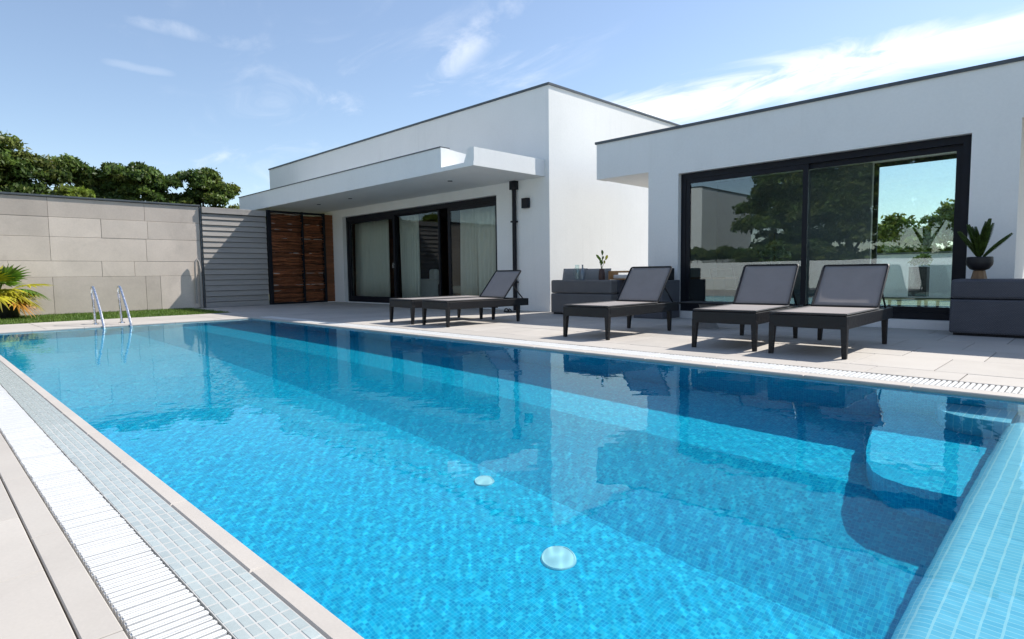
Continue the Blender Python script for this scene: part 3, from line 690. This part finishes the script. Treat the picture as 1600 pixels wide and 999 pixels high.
# ------------------------------------------------------------------ sun loungers
LW2, LL, LZT = .34, 1.70, .395
def make_lounger(label, loc, rz, up=True, width=1.0):
    t = thing('sun_lounger', label, 'sun lounger', loc, rz, 'sun loungers on the terrace')
    h = LW2*width
    f = MB()
    f.box(-h, 0, .265, h, .045, LZT-.012); f.box(-h, LL-.045, .265, h, LL, LZT-.012)
    f.box(-h, .0452, .265, -h+.04, LL-.0452, LZT-.012); f.box(h-.04, .0452, .265, h, LL-.0452, LZT-.012)
    f.box(-h+.0402, 1.08, .30, h-.0402, 1.12, LZT-.02)
    f.build('frame', 'lounger_frame', t, .006)
    for sx in (-1, 1):
        for y0, dy in ((0, 0), (LL-.25, 0)):
            xo, xi = sx*(h+.0015), sx*(h-.055); xb = sx*(h-.022)
            a0, a1 = sorted((xo, xi)); b0, b1 = sorted((sx*(h+.002), xb-sx*.016))
            ya, yb = (y0-.0015, y0+.06); za = (.0, .268)
            bot = [(b0, y0+.0, 0), (b1, y0+.0, 0), (b1, y0+.038, 0), (b0, y0+.038, 0)]
            top = [(a0, ya, .30), (a1, ya, .30), (a1, yb, .30), (a0, yb, .30)]
            MB().hexa(bot, top).build('leg', 'lounger_frame', t, .004)
    hy = 1.14
    end = hy if up else LL-.02
    # seat sling, slightly sagging, wrapped over the front rail
    n, m_ = 14, 10; s_ = MB()
    for i in range(n+1):
        for j in range(m_+1):
            y = .004+(end-.004)*i/n; u = j/m_*2-1
            z = LZT+.006-.020*(1-u**4)*math.sin(math.pi*min(1, i/n))
            s_.v.append((u*(h-.012), y, z))
    for i in range(n):
        for j in range(m_):
            a = i*(m_+1)+j; s_.f.append((a, a+1, a+m_+2, a+m_+1))
    so = s_.build('seat_sling', 'sling', t, smooth=True); so.modifiers.new('t', 'SOLIDIFY').thickness = .006
    ed = MB()
    for sx in (-1, 1): ed.tube([(sx*(h-.012), .006, LZT+.004), (sx*(h-.012), end, LZT+.004)], .009, 6)
    ed.tube([(-h+.012, .006, LZT+.004), (h-.012, .006, LZT+.004)], .010, 6)
    ed.build('sling_piping', 'sling_edge', so, smooth='angle')
    if up:
        a = rad(50+random.uniform(-2.5, 2.5)); bl = .585
        bk = MB(); n = 10
        c_, s2 = math.cos(a), math.sin(a)
        for i in range(n+1):
            for j in range(m_+1):
                u = j/m_*2-1; d = bl*i/n; sag = .016*(1-u**4)*math.sin(math.pi*i/n)
                bk.v.append((u*(h-.022), hy+.03+d*c_+sag*s2, LZT+.015+d*s2-sag*c_))
        for i in range(n):
            for j in range(m_):
                q = i*(m_+1)+j; bk.f.append((q, q+1, q+m_+2, q+m_+1))
        bo = bk.build('backrest', 'sling', t, smooth=True); bo.modifiers.new('t', 'SOLIDIFY').thickness = .006
        p0 = lambda u, d: (u, hy+.03+d*c_, LZT+.013+d*s2)
        MB().tube([p0(-h+.02, 0), p0(-h+.02, bl-.03), p0(-h+.028, bl-.006), p0(-h+.05, bl), p0(h-.05, bl), p0(h-.028, bl-.006), p0(h-.02, bl-.03), p0(h-.02, 0), p0(-h+.02, 0)], .013, 8).build('back_frame', 'lounger_frame', t, smooth='angle')
        for sx in (-1, 1):
            MB().tube([(sx*(h-.05), hy+.03+.30*c_, LZT+.30*s2), (sx*(h-.05), hy+.03+.46, LZT-.03)], .010, 6).build('prop', 'lounger_frame', t, smooth='angle')
        b2 = MB(); b2.box(-h+.045, hy+.06, LZT-.03, -h+.08, LL-.046, LZT-.013); b2.box(h-.08, hy+.06, LZT-.03, h-.045, LL-.046, LZT-.013); b2.build('rail', 'lounger_frame', t)
    return t
make_lounger('dark sun lounger lying flat, leftmost of the row, in front of the glass doors', (-8.30, 5.73, 0), rad(-2), False)
make_lounger('dark sun lounger with raised back in front of the downpipe, touching the flat one', (-7.42, 5.75, 0), rad(-3), True)
make_lounger('dark sun lounger with raised back beside the left wicker sofa', (-4.52, 5.80, 0), rad(1), True)
make_lounger('sun lounger with raised back just left of the rightmost lounger', (-2.78, 5.84, 0), rad(5), True, .97)
make_lounger('rightmost sun lounger, raised back against the picture window', (-1.975, 5.84, 0), rad(1), True)
st = thing('side_table', 'small low side table with thin dark top between two loungers', 'side table', (-4.02, 7.95, 0))
box_part('table_top', 'lounger_frame', st, -.36, -.25, .345, .36, .25, .365, .005)
MB().lathe([(.16, 0), (.155, .02), (.10, .10), (.085, .2), (.11, .32), (.13, .3448)], n=28).build('pedestal', 'cushion', st, smooth='angle')
# small dark slippers left under the lounger by the wall
for i, (x, y, a, lab) in enumerate(((-8.95, 8.85, 20, 'left black slipper by the wall beneath the downpipe'), (-8.78, 8.80, -5, 'right black slipper by the wall beneath the downpipe'))):
    t = thing('slipper', lab, 'slipper', (x, y, 0), rad(a), 'slippers by the wall')
    pts = [(math.sin(q)*.045*(1+.25*math.cos(q)), -.13*math.cos(q)) for q in np.linspace(0, 2*math.pi, 18, endpoint=False)]
    MB().prism(pts, 0, .025).build('sole', 'pot_plastic', t, .005)
    MB().tube([(-.045, -.03, .02), (-.03, -.035, .06), (0, -.04, .075), (.03, -.035, .06), (.045, -.03, .02)], .014, 6).build('strap', 'pot_plastic', t, smooth='angle')

# ------------------------------------------------------------------ wicker sofas and things on them
def sofa_block(t, x0, x1, y0, y1, z1, seam, mat, nx_):
    L = (x1-x0)/nx_
    for i in range(nx_):
        g = .002
        box_part('base_panel', mat, t, x0+i*L+g, y0, .03, x0+(i+1)*L-g, y1, seam-.004, .022)
        box_part('back_panel', mat, t, x0+i*L+g, y0+.004, seam+.002, x0+(i+1)*L-g, y1-.003, z1, .03)
    box_part('plinth', 'black_frame', t, x0+.04, y0+.04, 0, x1-.04, y1-.04, .03)
s1 = thing('wicker_sofa', 'dark wicker sofa against the gap between the two house wings', 'sofa', (-7.06, 8.9, 0))
sofa_block(s1, -.72, .72, 0, .22, .665, .41, 'wicker', 1)
sofa_block(s1, .50, .72, .224, 1.35, .665, .41, 'wicker_blue', 1)
box_part('seat', 'wicker', s1, -.72, .224, .03, .496, .95, .34, .012)
box_part('seat_cushion', 'cushion', s1, -.70, .235, .342, .49, .95, .48, .04)
def soft_cushion(name, lab, mat, loc, w, h, t_, rx, rz, group=None):
    o = thing(name, lab, 'cushion', loc, rz, group)
    b = MB(); n = 10
    for sgn in (-1, 1):
        for i in range(n+1):
            for j in range(n+1):
                f, g = i/n*2-1, j/n*2-1; q = t_*((1-f**4)*(1-g**4))**.5
                v = Vector((f*w/2, sgn*q, g*h/2)); v.rotate(Matrix.Rotation(rx, 3, 'X')); b.v.append((v.x, v.y, v.z+h/2))
    K = (n+1)**2
    for i in range(n):
        for j in range(n):
            a = i*(n+1)+j; b.f.append((a, a+n+1, a+n+2, a+1)); b.f.append((K+a, K+a+1, K+a+n+2, K+a+n+1))
    b.build('cover', mat, o, smooth=True); return o
soft_cushion('cushion', 'grey cushion showing above the left end of the wicker sofa', 'cushion', (-7.48, 9.26, .47), .60, .42, .08, rad(-12), 0, 'back cushions on the left sofa')
soft_cushion('cushion', 'grey cushion behind the glass jug on the wicker sofa', 'cushion', (-6.92, 9.27, .47), .56, .41, .08, rad(-12), rad(4), 'back cushions on the left sofa')
jg = thing('glass_jug', 'clear glass jug with handle on the wicker sofa back', 'jug', (-7.20, 9.01, .667))
MB().lathe([(.001, .004), (.045, .004), (.05, .02), (.05, .16), (.038, .24), (.042, .285), (.040, .285), (.035, .24), (.046, .16), (.046, .022), (.001, .008)], n=24).build('body', 'clear_glass', jg, smooth='angle')
MB().tube([(-.05, 0, .06), (-.085, 0, .08), (-.095, 0, .15), (-.08, 0, .21), (-.04, 0, .235)], .008, 8).build('handle', 'clear_glass', jg, smooth='angle')
bt = thing('bottle', 'blue grey bottle standing next to the glass jug', 'bottle', (-7.08, 9.02, .667))
MB().lathe([(.001, 0), (.036, 0), (.038, .01), (.038, .15), (.014, .20), (.013, .27), (.016, .272), (.016, .285), (.001, .285)], n=20).build('body', 'bottle_glass_solid', bt, smooth='angle')
vs2 = thing('flower_vase', 'dark vase with a few green stems on the wicker sofa', 'vase', (-6.62, 9.00, .667))
MB().lathe([(.001, 0), (.055, 0), (.062, .02), (.058, .12), (.045, .19), (.05, .20), (.045, .20), (.04, .18), (.001, .05)], n=22).build('vase_body', 'terracotta', vs2, smooth='angle')
def leaf_blade(b, p, d, up, L, W, fold=.15, seg=5):
    d = Vector(d).normalized(); p = Vector(p); sd = d.cross(Vector(up)).normalized(); nrm = sd.cross(d)
    base = len(b.v)
    for i in range(seg+1):
        f = i/seg; w = W*math.sin(math.pi*(.08+.92*f))**.8 if i < seg else 0
        c = p+d*L*f-Vector((0, 0, 1))*L*.22*f*f
        b.v += [tuple(c-sd*w/2+nrm*w*fold), tuple(c), tuple(c+sd*w/2+nrm*w*fold)]
    for i in range(seg):
        q = base+i*3; b.f += [(q, q+1, q+4, q+3), (q+1, q+2, q+5, q+4)]
for k, (dx_, dz_, L_) in enumerate(((-.28, .9, .26), (.30, .85, .24), (.02, 1, .36), (-.15, 1, .2))):
    MB().tube([(0, 0, .12), (dx_*.06, 0, .24), (dx_*.25, .01, .20+L_*.75)], .004, 5).build('stem', 'cycad', vs2)
    b = MB(); leaf_blade(b, (dx_*.25, .01, .19+L_*.72), (dx_*1.2, -.1, .7), (0, 1, .2), .13, .055); leaf_blade(b, (dx_*.2, .01, .15+L_*.6), (-dx_, .2, .5), (0, 1, .2), .10, .045)
    b.build('leaf', ('palm_green', 'palm_yellow', 'cycad', 'palm_green')[k], vs2)
tr = thing('wooden_tray', 'open wooden tray box with towels on the right part of the wicker sofa', 'tray', (-6.36, 9.35, .667))
x0, x1, y0, y1 = -.26, .26, -.15, .15
for n_, a in (('end_board', (x0, y0, 0, x0+.02, y1, .16)), ('end_board', (x1-.02, y0, 0, x1, y1, .16)), ('rail', (x0, y0, .125, x1, y0+.018, .16)), ('rail', (x0, y1-.018, .125, x1, y1, .16)), ('base_board', (x0+.021, y0, .0, x1-.021, y1, .015))):
    box_part(n_, 'tray_wood', tr, *a, .003)
tag(MB().box(-6.55, 9.25, .684, -6.18, 9.46, .755).build('folded_towel', 'white_cloth', None, .02), 'folded white towel lying in the wooden tray', 'towel')
sp2 = thing('speaker_box', 'small black box on the sofa arm beside the picture window', 'box', (-5.62, 9.25, .0))
box_part('stand', 'wicker_blue', sp2, -.30, -.28, 0, .28, .30, .655, .012)
box_part('housing', 'black_frame', sp2, -.16, -.14, .656, .25, .16, .86, .01)
s2_ = thing('wicker_sofa', 'dark blue grey wicker sofa at the right edge under the bowl plant', 'sofa', (-1.35, 8.77, 0))
sofa_block(s2_, 0, 2.4, 0, .62, .665, .435, 'wicker_blue', 3)
bp = thing('bowl_plant', 'cycad plant in a black bowl on a wooden foot beside the picture window', 'plant', (-1.125, 9.12, .667))
MB().lathe([(.001, .098), (.05, .098), (.095, .118), (.128, .165), (.134, .205), (.13, .255), (.122, .264), (.112, .255), (.112, .22), (.001, .215)], n=36).build('bowl', 'black_ceramic', bp, smooth='angle')
MB().lathe([(.001, 0), (.082, 0), (.078, .012), (.060, .0975), (.001, .0975)], n=8).build('wooden_foot', 'stand_wood', bp)
for k in range(20):
    az = k*2.4+.4; lean = (.10, .22, .30, .16, .38, .12, .26, .34, .20, .75, .15, .42, .28)[k % 13]*1.5; L_ = (.50, .46, .43, .48, .40, .50, .44, .38, .46, .40, .45, .38, .42)[k % 13]
    if k == 9: az, lean = -.35, .8
    b = MB(); path = []
    for i in range(9):
        f = i/8; rr_ = lean*L_*f*(.7+.3*f); path.append(Vector((math.cos(az)*rr_, math.sin(az)*rr_, .22+L_*f*math.sqrt(max(.25, 1-(lean*.8)**2)))))
    b.tube(path, [.006*(1-.6*i/8) for i in range(9)], 5)
    tip = (path[-1]-path[0]).normalized()
    for i in range(2, 9):
        t_ = (path[i]-path[i-1]).normalized(); sd_ = t_.cross(Vector((math.cos(az), math.sin(az), .2))).normalized(); nn = sd_.cross(t_)
        for q in (.0, .33, .66):
            p = path[i-1].lerp(path[i], q); L2 = .075*math.sin(math.pi*(.16+.8*(i-2+q)/7))+.015
            for s_ in (-1, 1):
                leaf_blade(b, p, t_*1.1+sd_*s_*.55+nn*.2, nn, L2, .017, .1, 2); leaf_blade(b, p, t_*1.1+nn*s_*.45, sd_, L2*.8, .015, .1, 2)
    b.build('frond', 'cycad', bp)

# ------------------------------------------------------------------ fan palm in a pot by the concrete wall
pp = thing('potted_palm', 'yellowing fan palm in a black pot on the turf by the concrete wall', 'potted palm', (-16.35, 1.33, -.012))
MB().lathe([(.001, 0), (.30, 0), (.315, .02), (.37, .42), (.395, .44), (.395, .48), (.37, .48), (.35, .44), (.001, .43)], n=36).build('pot', 'pot_plastic', pp, smooth='angle')
MB().lathe([(.001, .445), (.2, .45), (.345, .437)], n=24).build('soil', 'soil', pp)
def fan_leaf(az, el, plen, R_, mat, droop, fold=.25):
    b = MB(); d = Vector((math.cos(az)*math.cos(el), math.sin(az)*math.cos(el), math.sin(el)))
    p0 = Vector((0, 0, .50)); path = [p0+d*plen*f-Vector((0, 0, droop*.35*f*f)) for f in np.linspace(0, 1, 6)]
    b.tube(path, .011, 5); c = path[-1]; t_ = (path[-1]-path[-2]).normalized(); sd_ = t_.cross(Vector((0, 0, 1))).normalized(); nr = sd_.cross(t_)
    ns = 15
    for i in range(ns):
        a = (i/(ns-1)-.5)*rad(215); dd = t_*math.cos(a)+sd_*math.sin(a); L_ = R_*(.72+.28*math.cos(a*.8))*random.uniform(.9, 1.05)
        base = len(b.v); perp = (-t_*math.sin(a)+sd_*math.cos(a)); wmax = R_*.085
        for q in range(6):
            f = q/5; w_ = wmax*(f*2.1 if f < .45 else (1-f)*1.72); w_ = max(w_, 0.002)
            cc = c+dd*L_*f+nr*fold*R_*abs(math.sin(a))*f*.5-Vector((0, 0, 1))*droop*L_*f*f
            b.v += [tuple(cc-perp*w_-nr*w_*.4), tuple(cc), tuple(cc+perp*w_-nr*w_*.4)]
        for q in range(5):
            s_ = base+q*3; b.f += [(s_, s_+1, s_+4, s_+3), (s_+1, s_+2, s_+5, s_+4)]
    return b.build('leaf', mat, pp)
for k in range(30):
    az = k*2.399+.3; el = rad(random.uniform(48, 82)) if k < 10 else rad(random.uniform(15, 48)) if k < 22 else rad(random.uniform(-2, 18))
    mt = 'palm_green' if k < 14 else ('palm_yellow' if k < 28 else 'palm_brown')
    if k in (5, 9, 12): mt = 'palm_yellow'
    fan_leaf(az, el, random.uniform(.34, .66), random.uniform(.38, .52), mt, .18 if k < 10 else random.uniform(.25, .60))

# ------------------------------------------------------------------ trees and planting
def leaves(clumps, n, size, seed, flat=.0):
    g = np.random.default_rng(seed); cl = np.array(clumps, float); vol = cl[:, 3]**2; pr = vol/vol.sum()
    ci = g.choice(len(cl), n, p=pr); d = g.normal(size=(n, 3)); d /= np.linalg.norm(d, axis=1)[:, None]
    d[:, 2] = np.where(d[:, 2] < -.25, -d[:, 2]*.6, d[:, 2]); rad_ = cl[ci, 3]*(g.uniform(.18, 1, n)**.42)*np.where(g.random(n) < .10, g.uniform(1, 1.35, n), 1)
    P = cl[ci, :3]+d*rad_[:, None]*np.array([1, 1, cl.shape[1] > 4 and 1 or .82])
    a = g.normal(size=(n, 3))+d*.6; a /= np.linalg.norm(a, axis=1)[:, None]
    b = np.cross(a, g.normal(size=(n, 3))); b /= np.linalg.norm(b, axis=1)[:, None]; c = np.cross(a, b)
    s = size*g.uniform(.6, 1.25, n)[:, None]
    V = np.stack([P-b*s, P+c*s*.42, P+b*s, P-c*s*.42], 1).reshape(-1, 3)
    return V, np.arange(n*4).reshape(-1, 4), ci
def tree(name, label, x, y, h, crown, n, size, mats=('leaf_dark', 'leaf_mid', 'leaf_olive'), seed=0, cat='tree', group=None, trunk_r=.16, sub=13):
    """crown: list of (dx, dy, z, r) lobes; each lobe is broken into smaller leaf clumps."""
    t = thing(name, label, cat, (x, y, -.09), 0, group); g = np.random.default_rng(seed+100)
    clumps = []
    for dx, dy, z, r in crown:
        for _ in range(sub):
            d = g.normal(size=3); d /= np.linalg.norm(d); d[2] = abs(d[2])*.9-.25
            q = r*g.uniform(.55, .92); clumps.append((dx+d[0]*q, dy+d[1]*q, z+d[2]*q*.85, r*g.uniform(.26, .50)))
    V, Q, ci = leaves(clumps, n, size, seed); me = bpy.data.meshes.new('crown'); fast_mesh(me, V, Q)
    for m_ in mats: me.materials.append(M[m_])
    cm = g.integers(0, len(mats), len(clumps)); mi = np.where(g.random(len(Q)) < .75, cm[ci], g.integers(0, len(mats), len(Q)))
    me.polygons.foreach_set('material_index', mi.astype(np.int32)); inst(me, 'crown', t)
    if h > 0:
        b = MB(); b.tube([(0, 0, 0), (.05, .03, h*.4), (-.04, .05, h*.75), (0, 0, h)], [trunk_r*1.25, trunk_r, trunk_r*.85, trunk_r*.7], 9)
        for dx, dy, z, r in crown:
            z0 = min(h*.95, z-r*.3); b.tube([(0, 0, z0*.75), (dx*.4, dy*.4, z0*.75+(z-z0*.75)*.5), (dx*.9, dy*.9, z)], [trunk_r*.55, trunk_r*.4, trunk_r*.15], 6)
        b.build('trunk', 'bark', t, smooth='angle')
    return t
GL = 'trees beyond the concrete wall'
tree('garden_tree', 'tallest dark green tree at the far left above the concrete wall', -28, 2.2, 3.0, [(0, 0, 4.95, 1.4), (0, 1.1, 4.5, 1.2), (-.3, -1.5, 4.8, 1.5), (.2, .3, 4.0, 1.3), (.4, -.4, 3.4, 1.5), (0, 1.4, 3.1, 1.2), (.2, .6, 2.4, 1.4), (.2, -1.4, 3.0, 1.4)], 34000, .105, seed=1, group=GL)
tree('garden_tree', 'second tree from the left above the wall, rounded and dark', -28.4, 5.0, 2.8, [(0, -.4, 4.75, 1.15), (0, .75, 4.4, 1.0), (.2, .2, 3.8, 1.1), (.2, -.9, 3.4, 1.1), (.3, .9, 3.1, 1.1), (.2, 0, 2.6, 1.2)], 27000, .105, seed=2, group=GL)
tree('garden_tree', 'third tree from the left above the wall with a broad dome', -28, 7.0, 2.8, [(0, -.35, 4.85, 1.05), (0, .55, 4.6, 1.0), (.2, 0, 4.0, 1.1), (0, -.9, 3.6, 1.0), (.2, .9, 3.5, 1.0), (.2, 0, 3.0, 1.2)], 27000, .105, seed=3, group=GL)
tree('garden_tree', 'fourth tree above the wall, next to the white canopy end', -28, 9.4, 2.8, [(0, -.2, 4.8, 1.0), (0, .55, 4.4, .95), (.2, 0, 4.0, 1.0), (0, -.95, 3.7, 1.0), (.2, .95, 3.4, .9), (.2, 0, 3.2, 1.2)], 27000, .105, seed=4, group=GL)
tree('garden_tree', 'small tree top showing at the left end of the white roof', -30, 12.9, 3.2, [(0, 0, 4.2, .9), (0, .8, 4.2, .9), (0, .4, 3.4, 1.1)], 9000, .10, seed=5, group=GL)
tree('garden_shrub', 'bright yellow green shrub in front of the dark trees above the wall', -20.4, 3.45, 1.6, [(0, 0, 3.0, .62), (0, -.6, 2.75, .55), (0, .6, 2.7, .5)], 5000, .09, ('leaf_light', 'leaf_olive', 'leaf_light'), 6, 'shrub', trunk_r=.05)
tree('garden_shrub', 'light green shrub at the far left edge above the wall', -20.2, 1.55, 1.5, [(0, 0, 2.55, .55), (0, -.7, 2.5, .5)], 3000, .09, ('leaf_light', 'leaf_olive', 'leaf_mid'), 8, 'shrub', trunk_r=.05)
# garden behind the right wing, seen through its room and under the porch
GB = 'trees behind the right house wing'
for i, (x, y, z, r, lab) in enumerate(((-9.3, 31, 2.9, 1.2, 'round tree seen through the room, left of the rear window middle'), (-6.6, 30, 2.4, 1.1, 'low tree seen through the middle of the rear window'), (-4.2, 31, 2.9, 1.3, 'taller tree seen through the right part of the rear window'), (-1.4, 30, 2.8, 1.3, 'tree behind the white column at the right edge'), (1.4, 31, 2.6, 1.3, 'tree seen under the porch at the right edge'))):
    tree('garden_tree', lab, x, y, 2.0, [(0, 0, z, r), (-.9, 0, z-.5, r*.9), (.9, 0, z-.4, r*.9), (0, -.4, 1.6, r), (-1.1, 0, 1.0, r), (1.1, 0, 1.0, r), (0, -.5, .5, r), (-1.2, -.3, .4, r), (1.2, -.3, .4, r)], 17000, .12, ('leaf_mid', 'leaf_olive', 'leaf_light'), 20+i, group=GB)
rwl = thing('boundary_wall', 'low white garden wall seen through the room behind the house', 'wall', (-2, 22, 0))
box_part('wall_body', 'stucco', rwl, -9, -.12, -.09, 12, .12, 1.25); box_part('coping', 'cap_metal', rwl, -9, -.15, 1.251, 12, .15, 1.30)

# garden behind the camera, mirrored in the picture window
bw = thing('boundary_wall', 'white garden wall mirrored in the picture window', 'wall', (-8, -5.6, 0))
box_part('wall_body', 'stucco', bw, -9.1, -.15, -.09, 6.0, 0, 1.16); box_part('raised_part', 'stucco', bw, 6.002, -.15, -.09, 22, 0, 1.62)
nb_h = thing('neighbour_house', 'white neighbouring house mirrored in the left window pane', 'house', (-17.9, -9.5, 0))
hw = MB(); hw.box(-3.0, -6, -.09, 2.9, 0, 5.1); hw.box(-3.0, .002, -.09, 1.0, 2.2, 4.9); hw.build('wall', 'stucco', nb_h)
box_part('roof_edge', 'cap_metal', nb_h, -3.03, -6.03, 5.101, 2.93, .03, 5.15); box_part('roof_edge', 'cap_metal', nb_h, -3.03, .031, 4.901, 1.03, 2.23, 4.95)
GH = 'hedge shrubs mirrored in the window'
for i in range(7):
    lab = ('hedge shrub mirrored furthest left in the picture window', 'hedge shrub mirrored second from the left in the picture window', 'hedge shrub mirrored third from the left in the picture window', 'hedge shrub mirrored fourth from the left in the picture window', 'hedge shrub mirrored fifth from the left in the picture window', 'hedge shrub mirrored sixth from the left in the picture window', 'hedge shrub mirrored furthest right in the picture window')[i]
    tree('hedge_shrub', lab, -16.2+i*1.25, -6.6, 1.2, [(0, 0, 1.6, .7), (.5, 0, 1.5, .6), (-.5, 0, 1.5, .6)], 2600, .09, ('leaf_dark', 'leaf_mid', 'leaf_olive'), 40+i, 'shrub', GH, .05)
GR = 'trees mirrored in the window'
for i, (x, y, s_, lab) in enumerate(((-11.0, -10.6, 1.05, 'dark tree mirrored beside the neighbouring house'), (-8.3, -10.0, 1.15, 'broad dark tree mirrored in the left pane'), (-5.6, -11.0, 1.4, 'tall dark tree mirrored behind the window mullion'), (-2.6, -10.4, 1.25, 'tall dark tree mirrored in the middle of the window'), (-.2, -12.5, 1.2, 'dark tree mirrored in the right pane'), (2.6, -13, 1.0, 'tree mirrored near the right window edge'))):
    tree('garden_tree', lab, x, y, 3.2*s_, [(0, 0, 4.6*s_, 1.6*s_), (-1.2, 0, 3.8*s_, 1.3*s_), (1.2, .1, 3.9*s_, 1.3*s_), (0, .5, 2.9*s_, 1.5*s_), (-.6, .2, 2.0*s_, 1.2*s_), (.7, .2, 2.0*s_, 1.2*s_), (0, 0, 3.8*s_, 1.5*s_), (-1.1, .2, 2.9*s_, 1.3*s_), (1.1, .2, 2.9*s_, 1.3*s_), (-1.4, .4, 1.1, 1.2), (0, .4, 1.0, 1.2), (1.4, .4, 1.1, 1.2)], 24000, .13, seed=60+i, group=GR)
for i, (x, lab) in enumerate(((-3.9, 'planter box on the far white wall, left one seen through the room'), (-2.75, 'planter box on the far white wall, right one seen through the room'))):
    t = thing('planter', lab, 'planter', (x, 20.5, 0)); box_part('box', 'pot_plastic', t, -.22, -.2, 0, .22, .2, .85, .01)
    V, Q, ci = leaves([(0, 0, .95, .25), (.1, 0, 1.05, .2)], 500, .06, 80+i); me = bpy.data.meshes.new('foliage'); fast_mesh(me, V, Q); me.materials.append(M['leaf_mid']); inst(me, 'foliage', t)
ip = thing('indoor_plant', 'pale leafy plant inside the left window pane', 'plant', (-4.3, 11.0, .10))
MB().lathe([(.001, 0), (.12, 0), (.15, .02), (.17, .34), (.155, .34), (.001, .30)], n=24).build('pot', 'white_plastic', ip, smooth='angle')
V, Q, ci = leaves([(0, 0, .75, .22), (.12, 0, .95, .18), (-.1, .05, .98, .2), (.02, 0, 1.15, .16)], 420, .055, 90); me = bpy.data.meshes.new('foliage'); fast_mesh(me, V, Q); me.materials.append(M['silver_leaf']); inst(me, 'foliage', ip)
MB().tube([(0, 0, .3), (.01, 0, .7), (0, 0, 1.35)], .008, 6).build('stem', 'bark', ip)
